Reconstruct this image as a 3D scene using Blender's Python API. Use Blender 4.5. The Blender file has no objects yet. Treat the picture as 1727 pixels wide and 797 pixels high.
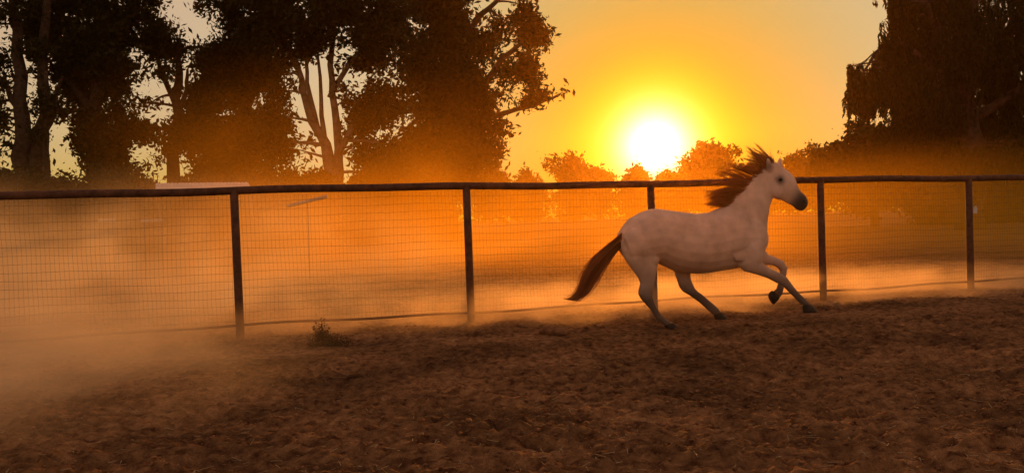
import bpy, bmesh, math, random
import numpy as np
from mathutils import Vector, Matrix

random.seed(7)
rng = np.random.default_rng(11)
sc = bpy.context.scene
C = sc.collection
R = math.radians

# ------------------------------------------------------------------ camera
PW, PH, F = 1727.0, 797.0, 1500.0          # photograph size and focal length in its pixels
CAM = np.array([0.0, 0.0, 1.42])
PITCH, ROLL = R(-1.32), R(1.6)
_f = np.array([0, math.cos(PITCH), math.sin(PITCH)])
_r0 = np.array([1.0, 0, 0])
_u0 = np.cross(_r0, _f)
_r = _r0 * math.cos(ROLL) - _u0 * math.sin(ROLL)
_u = _u0 * math.cos(ROLL) + _r0 * math.sin(ROLL)
cam = bpy.data.cameras.new('camera')
cam.sensor_width = 36.0
cam.lens = F / PW * 36.0
cam.clip_start, cam.clip_end = 0.1, 3000
co = bpy.data.objects.new('camera', cam)
C.objects.link(co)
m = Matrix.Identity(4)
for i in range(3):
    m[i][0], m[i][1], m[i][2], m[i][3] = _r[i], _u[i], -_f[i], CAM[i]
co.matrix_world = m
sc.camera = co


def ray(px, py):
    d = _f * F + _r * (px - PW / 2) - _u * (py - PH / 2)
    return d / np.linalg.norm(d)


def at(px, py, Y):                          # point seen at a pixel, Y metres ahead
    d = ray(px, py)
    return CAM + d * (Y / d[1])


def ground(px, py, z=0.0):
    d = ray(px, py)
    return CAM + d * ((z - CAM[2]) / d[2])


# ------------------------------------------------------------------ sky, sun, exposure
SUN = ray(1105, 247)
SUN_EL = math.asin(SUN[2])
SUN_AZ = math.atan2(SUN[0], SUN[1])         # clockwise from +Y
world = bpy.data.worlds.new('World')
sc.world = world
world.use_nodes = True
wt = world.node_tree
wt.nodes.clear()


def N(t, kind, **kw):
    n = t.nodes.new(kind)
    for k, v in kw.items():
        setattr(n, k, v)
    return n


def math_node(t, op, a, b=None, c=None, clamp=False):
    n = t.nodes.new('ShaderNodeMath')
    n.operation = op
    n.use_clamp = clamp
    for i, v in enumerate((a, b, c)):
        if v is None:
            continue
        if isinstance(v, (int, float)):
            n.inputs[i].default_value = v
        else:
            t.links.new(v, n.inputs[i])
    return n.outputs[0]


def rgb_scale(t, col, fac):                 # colour * factor socket
    n = t.nodes.new('ShaderNodeVectorMath')
    n.operation = 'SCALE'
    n.inputs[0].default_value = col
    t.links.new(fac, n.inputs['Scale'])
    return n.outputs[0]


sky = N(wt, 'ShaderNodeTexSky', sky_type='NISHITA', sun_disc=False)
sky.sun_elevation = SUN_EL
sky.sun_rotation = SUN_AZ
sky.altitude = 0
sky.air_density = 1.2
sky.dust_density = 1.6
sky.ozone_density = 0.3
tint = N(wt, 'ShaderNodeVectorMath', operation='MULTIPLY')
tint.inputs[1].default_value = (2.9, 1.0, 0.68)       # dust-laden sunset air
wt.links.new(sky.outputs[0], tint.inputs[0])
scl = N(wt, 'ShaderNodeVectorMath', operation='SCALE')
scl.inputs['Scale'].default_value = 0.36
wt.links.new(tint.outputs[0], scl.inputs[0])
geo = N(wt, 'ShaderNodeTexCoord')
nrm = N(wt, 'ShaderNodeVectorMath', operation='NORMALIZE')
wt.links.new(geo.outputs['Generated'], nrm.inputs[0])
dot = N(wt, 'ShaderNodeVectorMath', operation='DOT_PRODUCT')
dot.inputs[1].default_value = tuple(SUN)
wt.links.new(nrm.outputs[0], dot.inputs[0])
ang = math_node(wt, 'ARCCOSINE', math_node(wt, 'MINIMUM', dot.outputs['Value'], 0.9999999))


def halo(amount, width, power=1.0):         # amount * exp(-(angle/width)^power)
    x = math_node(wt, 'POWER', math_node(wt, 'DIVIDE', ang, width), power)
    return math_node(wt, 'MULTIPLY', math_node(wt, 'EXPONENT', math_node(wt, 'MULTIPLY', x, -1.0)), amount)


warm = N(wt, 'ShaderNodeMix', data_type='RGBA')             # dust turns the air round the low sun deep orange
wt.links.new(halo(1.0, R(14.0), 3.0), warm.inputs[0])
dv = N(wt, 'ShaderNodeVectorMath', operation='DIVIDE')     # thick air keeps the sky from outshining the horizon
dv.inputs[1].default_value = (0.69, 0.63, 0.55)
wt.links.new(scl.outputs[0], dv.inputs[0])
ad1 = N(wt, 'ShaderNodeVectorMath', operation='ADD')
ad1.inputs[1].default_value = (1, 1, 1)
wt.links.new(dv.outputs[0], ad1.inputs[0])
dv2 = N(wt, 'ShaderNodeVectorMath', operation='DIVIDE')
wt.links.new(scl.outputs[0], dv2.inputs[0])
wt.links.new(ad1.outputs[0], dv2.inputs[1])
wt.links.new(dv2.outputs[0], warm.inputs[6])
warm.inputs[7].default_value = (0.54, 0.36, 0.02, 1)
acc = warm.outputs[2]
for col, fac in (((1.0, 0.92, 0.80), halo(2.4, R(1.9), 2.0)),     # the sun's blazing core
                 ((0.5, 0.62, 0.0), halo(0.80, R(4.3), 3.2))):    # yellow aureole
    add = N(wt, 'ShaderNodeVectorMath', operation='ADD')
    wt.links.new(acc, add.inputs[0])
    wt.links.new(rgb_scale(wt, col, fac), add.inputs[1])
    acc = add.outputs[0]
bg = N(wt, 'ShaderNodeBackground')
wt.links.new(acc, bg.inputs[0])
wo = N(wt, 'ShaderNodeOutputWorld')
wt.links.new(bg.outputs[0], wo.inputs[0])

sun = bpy.data.lights.new('sun', 'SUN')
sun.energy = 5.0
sun.angle = R(0.6)
sun.color = (1.0, 0.33, 0.045)
so = bpy.data.objects.new('sun', sun)
C.objects.link(so)
so.rotation_euler = Vector(SUN).to_track_quat('Z', 'Y').to_euler()
so.location = (20, 60, 30)

sc.view_settings.view_transform = 'Standard'
sc.view_settings.look = 'None'
sc.view_settings.exposure = 0.0
sc.view_settings.gamma = 1.0
sc.render.engine = 'CYCLES'
sc.cycles.volume_bounces = 1
sc.cycles.max_bounces = 6
sc.cycles.volume_step_rate = 1.0
sc.cycles.volume_max_steps = 512
sc.cycles.use_denoising = True


# ------------------------------------------------------------------ helpers
def tag(o, label=None, cat=None, group=None, kind=None):
    for k, v in (('label', label), ('category', cat), ('group', group), ('kind', kind)):
        if v:
            o[k] = v
    return o


def empty(name, loc, rz=0.0):
    o = bpy.data.objects.new(name, None)
    C.objects.link(o)
    o.location = tuple(loc)
    o.rotation_euler = (0, 0, rz)
    o.empty_display_size = 0.2
    return o


def mesh_obj(name, verts, faces, mat, parent=None, smooth=True):
    me = bpy.data.meshes.new(name)
    me.from_pydata([tuple(map(float, v)) for v in verts], [], faces)
    me.update()
    if smooth:
        me.shade_smooth()
    if mat:
        me.materials.append(mat)
    o = bpy.data.objects.new(name, me)
    C.objects.link(o)
    if parent:
        o.parent = parent
    return o


def np_mesh(name, verts, faces, mat, parent=None, smooth=False):
    """verts (n,3) array, faces (m,k) array with k = 3 or 4"""
    me = bpy.data.meshes.new(name)
    k = faces.shape[1]
    me.vertices.add(len(verts))
    me.vertices.foreach_set('co', np.asarray(verts, np.float32).ravel())
    me.loops.add(faces.size)
    me.loops.foreach_set('vertex_index', faces.astype(np.int32).ravel())
    me.polygons.add(len(faces))
    me.polygons.foreach_set('loop_start', np.arange(0, faces.size, k, dtype=np.int32))
    me.update(calc_edges=True)
    if smooth:
        me.shade_smooth()
    me.materials.append(mat)
    o = bpy.data.objects.new(name, me)
    C.objects.link(o)
    if parent:
        o.parent = parent
    return o


class MB:
    """collects shapes for one mesh"""
    def __init__(self):
        self.v, self.f = [], []

    def tube(self, pts, rad, sides=8, cap=True):
        pts = [np.asarray(p, float) for p in pts]
        n0 = len(self.v)
        prev = None
        for i, p in enumerate(pts):
            a = pts[min(i + 1, len(pts) - 1)] - pts[max(i - 1, 0)]
            a = a / (np.linalg.norm(a) + 1e-9)
            if prev is None:
                h = np.array([0, 0, 1.0]) if abs(a[2]) < .9 else np.array([1.0, 0, 0])
                prev = np.cross(a, h)
            prev = prev - a * prev.dot(a)
            prev /= np.linalg.norm(prev) + 1e-9
            b = np.cross(a, prev)
            r = rad[i] if hasattr(rad, '__len__') else rad
            for k in range(sides):
                t = 2 * math.pi * k / sides
                self.v.append(p + (prev * math.cos(t) + b * math.sin(t)) * r)
        for i in range(len(pts) - 1):
            for k in range(sides):
                k2 = (k + 1) % sides
                self.f.append((n0 + i * sides + k, n0 + i * sides + k2, n0 + (i + 1) * sides + k2, n0 + (i + 1) * sides + k))
        if cap and sides > 2:
            self.f.append(tuple(n0 + k for k in reversed(range(sides))))
            e = n0 + (len(pts) - 1) * sides
            self.f.append(tuple(e + k for k in range(sides)))

    def box(self, lo, hi):
        n = len(self.v)
        for z in (lo[2], hi[2]):
            self.v += [np.array(p, float) for p in ((lo[0], lo[1], z), (hi[0], lo[1], z), (hi[0], hi[1], z), (lo[0], hi[1], z))]
        self.f += [tuple(n + i for i in q) for q in ((0, 3, 2, 1), (4, 5, 6, 7), (0, 1, 5, 4), (1, 2, 6, 5), (2, 3, 7, 6), (3, 0, 4, 7))]

    def build(self, name, mat, parent=None, smooth=True):
        return mesh_obj(name, self.v, self.f, mat, parent, smooth)


def hash01(ix, iy, seed):
    h = (ix.astype(np.int64) * 374761393 + iy.astype(np.int64) * 668265263 + seed * 974711) & 0xffffffff
    h = ((h ^ (h >> 13)) * 1274126177) & 0xffffffff
    h = (h ^ (h >> 16)) & 0xffffff
    return h / float(0xffffff)


def vnoise(x, y, seed=0):
    ix, iy = np.floor(x), np.floor(y)
    fx, fy = x - ix, y - iy
    fx, fy = fx * fx * (3 - 2 * fx), fy * fy * (3 - 2 * fy)
    a, b = hash01(ix, iy, seed), hash01(ix + 1, iy, seed)
    c, d = hash01(ix, iy + 1, seed), hash01(ix + 1, iy + 1, seed)
    return (a + (b - a) * fx) * (1 - fy) + (c + (d - c) * fx) * fy - 0.5


# ------------------------------------------------------------------ materials
def new_mat(name):
    mt = bpy.data.materials.new(name)
    mt.use_nodes = True
    t = mt.node_tree
    t.nodes.clear()
    out = t.nodes.new('ShaderNodeOutputMaterial')
    return mt, t, out


def ramp_mat(name, c1, c2, scale, rough=0.9, detail=6, bump=0.0, bump_scale=40, coords='Object', spec=0.2, metallic=0.0, patch=0.0, bump_dist=.02):
    mt, t, out = new_mat(name)
    tc = N(t, 'ShaderNodeTexCoord')
    nz = N(t, 'ShaderNodeTexNoise')
    nz.inputs['Scale'].default_value = scale
    nz.inputs['Detail'].default_value = detail
    nz.inputs['Roughness'].default_value = 0.65
    t.links.new(tc.outputs[coords], nz.inputs['Vector'])
    cr = N(t, 'ShaderNodeValToRGB')
    cr.color_ramp.elements[0].position, cr.color_ramp.elements[1].position = 0.35, 0.68
    cr.color_ramp.elements[0].color = (*c1, 1)
    cr.color_ramp.elements[1].color = (*c2, 1)
    t.links.new(nz.outputs['Fac'], cr.inputs[0])
    if patch:                                   # broad noise patches of darker and lighter tone
        n3 = N(t, 'ShaderNodeTexNoise')
        n3.inputs['Scale'].default_value = patch
        n3.inputs['Detail'].default_value = 5
        t.links.new(tc.outputs[coords], n3.inputs['Vector'])
        m3 = N(t, 'ShaderNodeMapRange')
        m3.inputs['From Min'].default_value, m3.inputs['From Max'].default_value = .35, .65
        m3.inputs['To Min'].default_value, m3.inputs['To Max'].default_value = .5, 1.2
        t.links.new(n3.outputs['Fac'], m3.inputs['Value'])
        v3 = N(t, 'ShaderNodeVectorMath', operation='SCALE')
        t.links.new(cr.outputs[0], v3.inputs[0])
        t.links.new(m3.outputs[0], v3.inputs['Scale'])
        cr = v3
    b = N(t, 'ShaderNodeBsdfPrincipled')
    b.inputs['Roughness'].default_value = rough
    b.inputs['Metallic'].default_value = metallic
    b.inputs['Specular IOR Level'].default_value = spec
    t.links.new(cr.outputs[0], b.inputs['Base Color'])
    if bump:
        n2 = N(t, 'ShaderNodeTexNoise')
        n2.inputs['Scale'].default_value = bump_scale
        n2.inputs['Detail'].default_value = 8
        t.links.new(tc.outputs[coords], n2.inputs['Vector'])
        bp = N(t, 'ShaderNodeBump')
        bp.inputs['Strength'].default_value = bump
        bp.inputs['Distance'].default_value = bump_dist
        t.links.new(n2.outputs['Fac'], bp.inputs['Height'])
        t.links.new(bp.outputs[0], b.inputs['Normal'])
    t.links.new(b.outputs[0], out.inputs[0])
    return mt


def leaf_mat(name, c1, c2, trans=0.3):
    mt, t, out = new_mat(name)
    gi = N(t, 'ShaderNodeNewGeometry')
    cr = N(t, 'ShaderNodeValToRGB')
    cr.color_ramp.elements[0].color = (*c1, 1)
    cr.color_ramp.elements[1].color = (*c2, 1)
    t.links.new(gi.outputs['Random Per Island'], cr.inputs[0])
    d = N(t, 'ShaderNodeBsdfDiffuse')
    tr = N(t, 'ShaderNodeBsdfTranslucent')
    mx = N(t, 'ShaderNodeMixShader')
    mx.inputs[0].default_value = trans
    t.links.new(cr.outputs[0], d.inputs[0])
    t.links.new(cr.outputs[0], tr.inputs[0])
    t.links.new(d.outputs[0], mx.inputs[1])
    t.links.new(tr.outputs[0], mx.inputs[2])
    t.links.new(mx.outputs[0], out.inputs[0])
    return mt


M_ground = ramp_mat('dirt', (0.095, 0.040, 0.018), (0.42, 0.235, 0.110), 9.0, rough=0.97, detail=14, bump=1.0, bump_scale=45, spec=0.05, patch=.9, bump_dist=.05)
M_clod = ramp_mat('clod_earth', (0.12, 0.055, 0.03), (0.28, 0.15, 0.08), 9, rough=0.97, bump=0.5, bump_scale=40, spec=0.08)
M_straw = ramp_mat('dry_straw', (0.22, 0.16, 0.08), (0.42, 0.33, 0.19), 20, rough=0.9)
M_steel = ramp_mat('rusty_pipe', (0.06, 0.026, 0.015), (0.15, 0.065, 0.035), 9, rough=0.75, bump=0.2, bump_scale=60, spec=0.3)
M_wire = ramp_mat('wire', (0.045, 0.028, 0.02), (0.09, 0.055, 0.035), 9, rough=0.6, metallic=0.4)
M_bark = ramp_mat('bark', (0.035, 0.024, 0.017), (0.09, 0.06, 0.042), 4, rough=0.95, bump=0.8, bump_scale=12)
M_palebark = ramp_mat('pale_bark', (0.10, 0.07, 0.045), (0.24, 0.18, 0.12), 2, rough=0.9, bump=0.5, bump_scale=8)
M_leaf = leaf_mat('leaf', (0.018, 0.022, 0.008), (0.055, 0.055, 0.02), 0.25)
M_leaf2 = leaf_mat('leaf_olive', (0.03, 0.036, 0.012), (0.09, 0.085, 0.03), 0.35)
M_scrub = leaf_mat('scrub_leaf', (0.02, 0.022, 0.008), (0.05, 0.045, 0.018), 0.04)
M_white = ramp_mat('white_sheet', (0.55, 0.52, 0.5), (0.74, 0.72, 0.7), 1.2, rough=0.6)
M_pale = ramp_mat('weathered_pale', (0.25, 0.22, 0.2), (0.42, 0.38, 0.35), 3, rough=0.8)
M_dark = ramp_mat('dark_timber', (0.04, 0.03, 0.022), (0.09, 0.06, 0.045), 5, rough=0.85)


def dust_mat(name, fields, step, aniso, freqs):
    """air whose dust density is the sum of several soft billows, each broken up by noise.
    field: (low corner, high corner, turn about z, density, colour, noise index, noise low, noise high, floor)"""
    mt, t, out = new_mat(name)
    mt.cycles.volume_step_rate = step
    geo_ = N(t, 'ShaderNodeNewGeometry')
    noise = []
    for k, (fq, stretch, seed) in enumerate(freqs):
        sc_ = N(t, 'ShaderNodeVectorMath', operation='MULTIPLY')
        sc_.inputs[1].default_value = (fq / stretch, fq, fq * 1.15)
        sh = N(t, 'ShaderNodeVectorMath', operation='ADD')
        sh.inputs[1].default_value = (seed * 7.3, seed * 3.1, seed * 5.7)
        t.links.new(geo_.outputs['Position'], sh.inputs[0])
        t.links.new(sh.outputs[0], sc_.inputs[0])
        nz = N(t, 'ShaderNodeTexNoise')
        nz.inputs['Scale'].default_value = 1.0
        nz.inputs['Detail'].default_value = 2.0
        nz.inputs['Roughness'].default_value = 0.55
        t.links.new(sc_.outputs[0], nz.inputs['Vector'])
        noise.append(nz.outputs['Fac'])
    total, colour = None, None
    one_colour = len({f[4] for f in fields}) == 1
    for lo, hi, rz, dens, col, ni, n0, n1, floor in fields:
        mp = N(t, 'ShaderNodeMapping', vector_type='TEXTURE')
        mp.inputs['Location'].default_value = [(a + b_) / 2 for a, b_ in zip(lo, hi)]
        mp.inputs['Rotation'].default_value = (0, 0, rz)
        mp.inputs['Scale'].default_value = [(b_ - a) / 2 for a, b_ in zip(lo, hi)]
        t.links.new(geo_.outputs['Position'], mp.inputs['Vector'])
        ln = N(t, 'ShaderNodeVectorMath', operation='LENGTH')
        t.links.new(mp.outputs[0], ln.inputs[0])
        fall = N(t, 'ShaderNodeMapRange', interpolation_type='SMOOTHSTEP')
        fall.inputs['From Min'].default_value, fall.inputs['From Max'].default_value = 1.0, 0.25
        t.links.new(ln.outputs['Value'], fall.inputs['Value'])
        mr = N(t, 'ShaderNodeMapRange', interpolation_type='SMOOTHSTEP')
        mr.inputs['From Min'].default_value, mr.inputs['From Max'].default_value = n0, n1
        mr.inputs['To Min'].default_value = floor
        t.links.new(noise[ni], mr.inputs['Value'])
        d = math_node(t, 'MULTIPLY', math_node(t, 'MULTIPLY', fall.outputs[0], mr.outputs[0]), dens)
        c = None if one_colour else rgb_scale(t, col, d)
        if total is None:
            total, colour = d, c
        else:
            total = math_node(t, 'ADD', total, d)
            if one_colour:
                continue
            ad = N(t, 'ShaderNodeVectorMath', operation='ADD')
            t.links.new(colour, ad.inputs[0])
            t.links.new(c, ad.inputs[1])
            colour = ad.outputs[0]
    pv = N(t, 'ShaderNodeVolumePrincipled')
    if one_colour:
        pv.inputs['Color'].default_value = (*fields[0][4], 1)
    else:
        inv = N(t, 'ShaderNodeVectorMath', operation='SCALE')
        t.links.new(colour, inv.inputs[0])
        t.links.new(math_node(t, 'DIVIDE', 1.0, math_node(t, 'MAXIMUM', total, 1e-6)), inv.inputs['Scale'])
        t.links.new(inv.outputs[0], pv.inputs['Color'])
    pv.inputs['Anisotropy'].default_value = aniso
    t.links.new(total, pv.inputs['Density'])
    t.links.new(pv.outputs[0], out.inputs['Volume'])
    return mt


# ------------------------------------------------------------------ ground
def axis(dense_lo, dense_hi, step, lo, hi, growth):
    a = list(np.arange(dense_lo, dense_hi, step))
    s, x = step, a[-1]
    while x < hi:
        s *= growth
        x += s
        a.append(min(x, hi))
    s, x = step, a[0]
    while x > lo:
        s *= growth
        x -= s
        a.insert(0, max(x, lo))
    return np.array(a)


gx = axis(-7.6, 9.2, 0.030, -240, 240, 1.09)
gy = axis(4.2, 13.6, 0.026, -60, 330, 1.08)
GX, GY = np.meshgrid(gx, gy)
fade = np.clip((40 - np.hypot(GX, GY - 10)) / 25, 0, 1)
H = (0.05 * vnoise(GX * .55, GY * .55, 1) + 0.03 * vnoise(GX * 1.4 + 9, GY * 1.7, 2) + 0.030 * vnoise(GX * 3.3, GY * 4.0, 3)
     + 0.025 * np.abs(vnoise(GX * 4.5 + 3, GY * 6.0, 7)) + 0.035 * np.abs(vnoise(GX * 8, GY * 12, 4)) + 0.05 * np.abs(vnoise(GX * 13, GY * 18, 5))
     + 0.040 * vnoise(GX * 25, GY * 30, 6) - .03)
ix0, ix1 = np.searchsorted(gx, [-7.5, 9.1])
for i in range(700):                        # hoof prints trodden into the loose dirt
    x, y = rng.uniform(-7.4, 9.0), 4.3 + 9.0 * rng.random() ** 1.1
    r, dp = rng.uniform(.04, .10), rng.uniform(.03, .09)
    a = rng.uniform(-.5, .5)
    i0, i1 = np.searchsorted(gx, [x - 3 * r, x + 3 * r])
    j0, j1 = np.searchsorted(gy, [y - 3 * r, y + 3 * r])
    X, Y = GX[j0:j1, i0:i1] - x, GY[j0:j1, i0:i1] - y
    X, Y = X * math.cos(a) + Y * math.sin(a), -X * math.sin(a) + Y * math.cos(a)
    d2 = (X / 1.25) ** 2 + Y ** 2
    H[j0:j1, i0:i1] += -dp * np.exp(-(d2 / r ** 2) ** 1.5) +   .2 * dp * np.exp(-((np.sqrt(d2) - 1.45 * r) / (.35 * r)) ** 2) * (.5 + .9 * (hash01(np.floor(X * 40), np.floor(Y * 40), i)))
H *= fade
TRACK = np.abs((GY - 11.0) * math.cos(.30) - (GX - 2.0) * math.sin(.30))
H *= 1 - .75 * np.exp(-(TRACK / .45) ** 2) * (np.abs(GX - 3) < 30)
H -= 0.01
nx, ny = len(gx), len(gy)
ids = np.arange(nx * ny).reshape(ny, nx)
gf = np.stack([ids[:-1, :-1], ids[:-1, 1:], ids[1:, 1:], ids[1:, :-1]], -1).reshape(-1, 4)
g = np_mesh('ground', np.stack([GX.ravel(), GY.ravel(), H.ravel()], 1), gf, M_ground, smooth=True)
tag(g, kind='structure')


def gz(x, y):
    i = min(max(np.searchsorted(gx, x) - 1, 0), nx - 2)
    j = min(max(np.searchsorted(gy, y) - 1, 0), ny - 2)
    return float(H[j, i])


# loose clods and straw: nobody could count them
def scatter(name, n, smin, smax, mat, label, cat, flat=(1, 1, .6)):
    base = []
    bm = bmesh.new()
    bmesh.ops.create_icosphere(bm, subdivisions=1, radius=1)
    bv = np.array([v.co[:] for v in bm.verts])
    bf = np.array([[v.index for v in f.verts] for f in bm.faces])
    bm.free()
    V, Fc = [], []
    for k in range(n):
        y = 4.3 + 10.0 * rng.random() ** 1.2
        x = rng.uniform(-.66, .66) * y + .4
        s = smin + (smax - smin) * rng.random() ** 4
        a = rng.uniform(0, 6.28)
        v = bv * (1 + .35 * rng.standard_normal((len(bv), 1))) * np.array(flat) * s
        v = np.stack([v[:, 0] * math.cos(a) - v[:, 1] * math.sin(a), v[:, 0] * math.sin(a) + v[:, 1] * math.cos(a), v[:, 2]], 1)
        V.append(v + np.array([x, y, gz(x, y) + s * .25]))
        Fc.append(bf + k * len(bv))
    o = np_mesh(name, np.concatenate(V), np.concatenate(Fc), mat)
    return tag(o, label, cat, kind='stuff')


scatter('soil_crumbs', 12000, .004, .022, M_clod, 'loose crumbs of dark soil strewn over the arena floor', 'soil')
V, Fc = [], []
for k in range(3500):
    y = 4.3 + 8.5 * rng.random() ** 1.3
    x = rng.uniform(-.66, .66) * y + .4
    a, l = rng.uniform(0, 6.28), rng.uniform(.01, .05)
    d = np.array([math.cos(a), math.sin(a), rng.uniform(-.25, .25)]) * l
    q = np.array([-math.sin(a), math.cos(a), 0.3]) * rng.uniform(.0012, .003)
    p = np.array([x, y, gz(x, y) + .006])
    V += [p - d - q, p - d + q, p + d + q, p + d - q]
    Fc.append([4 * k, 4 * k + 1, 4 * k + 2, 4 * k + 3])
o = np_mesh('straw_litter', np.array(V), np.array(Fc), M_straw)
tag(o, 'short bits of dry straw scattered on the dirt', 'straw', kind='stuff')

# ------------------------------------------------------------------ fence
PA, PB = ground(405, 566), None
PA = np.array([PA[0], PA[1]])
ya = PA
pb = at(1636, 388, 14.62)
PB = np.array([pb[0], pb[1]])
fdir = (PB - PA) / np.linalg.norm(PB - PA)
FANG = math.atan2(fdir[1], fdir[0])


def fence_hit(px, py):
    """where the pixel's ray meets the fence's vertical plane: (metres along, height)"""
    d = ray(px, py)
    nrm_ = np.array([-fdir[1], fdir[0]])
    tt = nrm_.dot(PA - CAM[:2]) / nrm_.dot(d[:2])
    p = CAM + d * tt
    return float((p[:2] - PA).dot(fdir)), float(p[2])


posts = [fence_hit(px, py)[0] for px, py in ((401, 440), (791.5, 420), (1101, 400), (1386.5, 395), (1636, 388))]
sp = (posts[-1] - posts[0]) / 4
all_posts = [posts[0] - sp * 3, posts[0] - sp * 2, posts[0] - sp] + posts + [posts[-1] + sp * k for k in (1, 2, 3, 4)]
Z_TOP = fence_hit(592, 318)[1]
Z_BOT = fence_hit(592, 538)[1]
fence = empty('pipe_fence', (PA[0], PA[1], 0), FANG)
tag(fence, 'long rusty pipe fence with wire mesh running behind the horse', 'fence')
for s in all_posts:
    b = MB()
    lean = .008
    b.tube([(s, 0, -.3), (s - .0, 0, .02), (s - lean, 0, Z_TOP * .5), (s - 2 * lean, 0, Z_TOP)], [.054, .054, .0535, .053], 14)
    b.build('post', M_steel, fence)
b = MB()
xs = np.linspace(all_posts[0] - .4, all_posts[-1] + .4, 90)
b.tube([(x, 0, Z_TOP + .012 * math.sin(x * .9) + .006 * math.sin(x * 2.7)) for x in xs], .05, 12)
b.build('top_rail', M_steel, fence)
b = MB()
b.tube([(x, -.012 * math.sin(x * 1.3), Z_BOT + .012 * math.sin(x * 1.1 + 1) + .008 * math.sin(x * 3.1)) for x in np.linspace(all_posts[0] - .4, all_posts[-1] + .4, 140)], .017, 8)
b.build('bottom_rail', M_steel, fence)
for s0, s1 in zip(all_posts[:-1], all_posts[1:]):
    b = MB()
    z0, z1 = Z_BOT, Z_TOP - .05
    z = z0 + .06
    ph = rng.uniform(0, 6)
    wv = lambda s, zz: (.02 * math.sin(s * 2.1 + ph + zz * 2), .013 * math.sin(s * 1.7 + ph * 2 + zz * 3) + .006 * math.sin(s * 5.3 + zz * 11 + ph))
    row = 0
    while z < z1:
        pts = []
        for s in np.linspace(s0 + .05, s1 - .05, 14):
            a, c = wv(s, z)
            pts.append((s, .06 + a, z + c))
        b.tube(pts, .0018, 3, cap=False)
        z += .1016
        row += 1
    s = s0 + .07
    while s < s1 - .05:
        pts = []
        for zz in np.linspace(z0, z1, 6):
            a, c = wv(s, zz)
            pts.append((s + c * .8, .063 + a, zz))
        b.tube(pts, .0012, 3, cap=False)
        s += .0508
    b.build('wire_mesh', M_wire, fence)

# a small pale tag tied to the mesh beside the right-hand post
hs, hz = fence_hit(1645, 354)
b = MB()
b.box((-.035, -.012, -.055), (.035, .0, .045))
b.box((-.012, -.014, .045), (.012, .002, .068))
o = b.build('plastic_tag', M_white, smooth=False)
p = PA + fdir * (hs + .012)
o.location = (p[0], p[1] + .03, hz)
o.rotation_euler = (0, .12, FANG)
tag(o, 'small white plastic tag tied to wire mesh by the right-hand post', 'tag')

# ------------------------------------------------------------------ horse
HEAD = R(17)
hc = ground(1138, 551)
hu = np.array([math.cos(HEAD), math.sin(HEAD), 0])
hl = np.array([-math.sin(HEAD), math.cos(HEAD), 0])
HO = np.array([hc[0], hc[1], 0]) + hl * .13            # mid plane of the body, near hoof 0.13 m to the camera side


def hp(px, py, w=0.0):
    """horse-local point (along, sideways, up) seen at a pixel on the body's plane shifted w sideways"""
    d = ray(px, py)
    tt = (w - (CAM - HO).dot(hl)) / d.dot(hl)
    p = CAM + d * tt - HO
    return np.array([p.dot(hu), w, p[2]])


horse = empty('horse', HO, HEAD)
tag(horse, 'pale grey horse galloping to the right along the fence', 'horse')


def loft(sections, w=0.0, n=20, sq=1.0):
    """sections: ((edge pixel), (edge pixel), half width sideways[, own sideways offset]); returns a closed mesh"""
    v, f = [], []
    for s in sections:
        ww = s[3] if len(s) > 3 else w
        a, b_ = hp(*s[0], ww), hp(*s[1], ww)
        c, h = (a + b_) / 2, (a - b_) / 2
        for k in range(n):
            t = 2 * math.pi * k / n
            ct, st = math.cos(t), math.sin(t)
            v.append(c + h * (math.copysign(abs(ct) ** sq, ct)) + np.array([0, 1, 0]) * s[2] * math.copysign(abs(st) ** sq, st))
    m_ = len(sections)
    for i in range(m_ - 1):
        for k in range(n):
            k2 = (k + 1) % n
            f.append((i * n + k, i * n + k2, (i + 1) * n + k2, (i + 1) * n + k))
    f.append(tuple(reversed(range(n))))
    f.append(tuple((m_ - 1) * n + k for k in range(n)))
    bm = bmesh.new()
    vs = [bm.verts.new(p) for p in v]
    for q in f:
        bm.faces.new([vs[i] for i in q])
    bmesh.ops.recalc_face_normals(bm, faces=bm.faces)
    me = bpy.data.meshes.new('tmp')
    bm.to_mesh(me)
    bm.free()
    V_ = [v_.co[:] for v_ in me.vertices]
    F_ = [tuple(p_.vertices) for p_ in me.polygons]
    bpy.data.meshes.remove(me)
    return V_, F_


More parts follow.
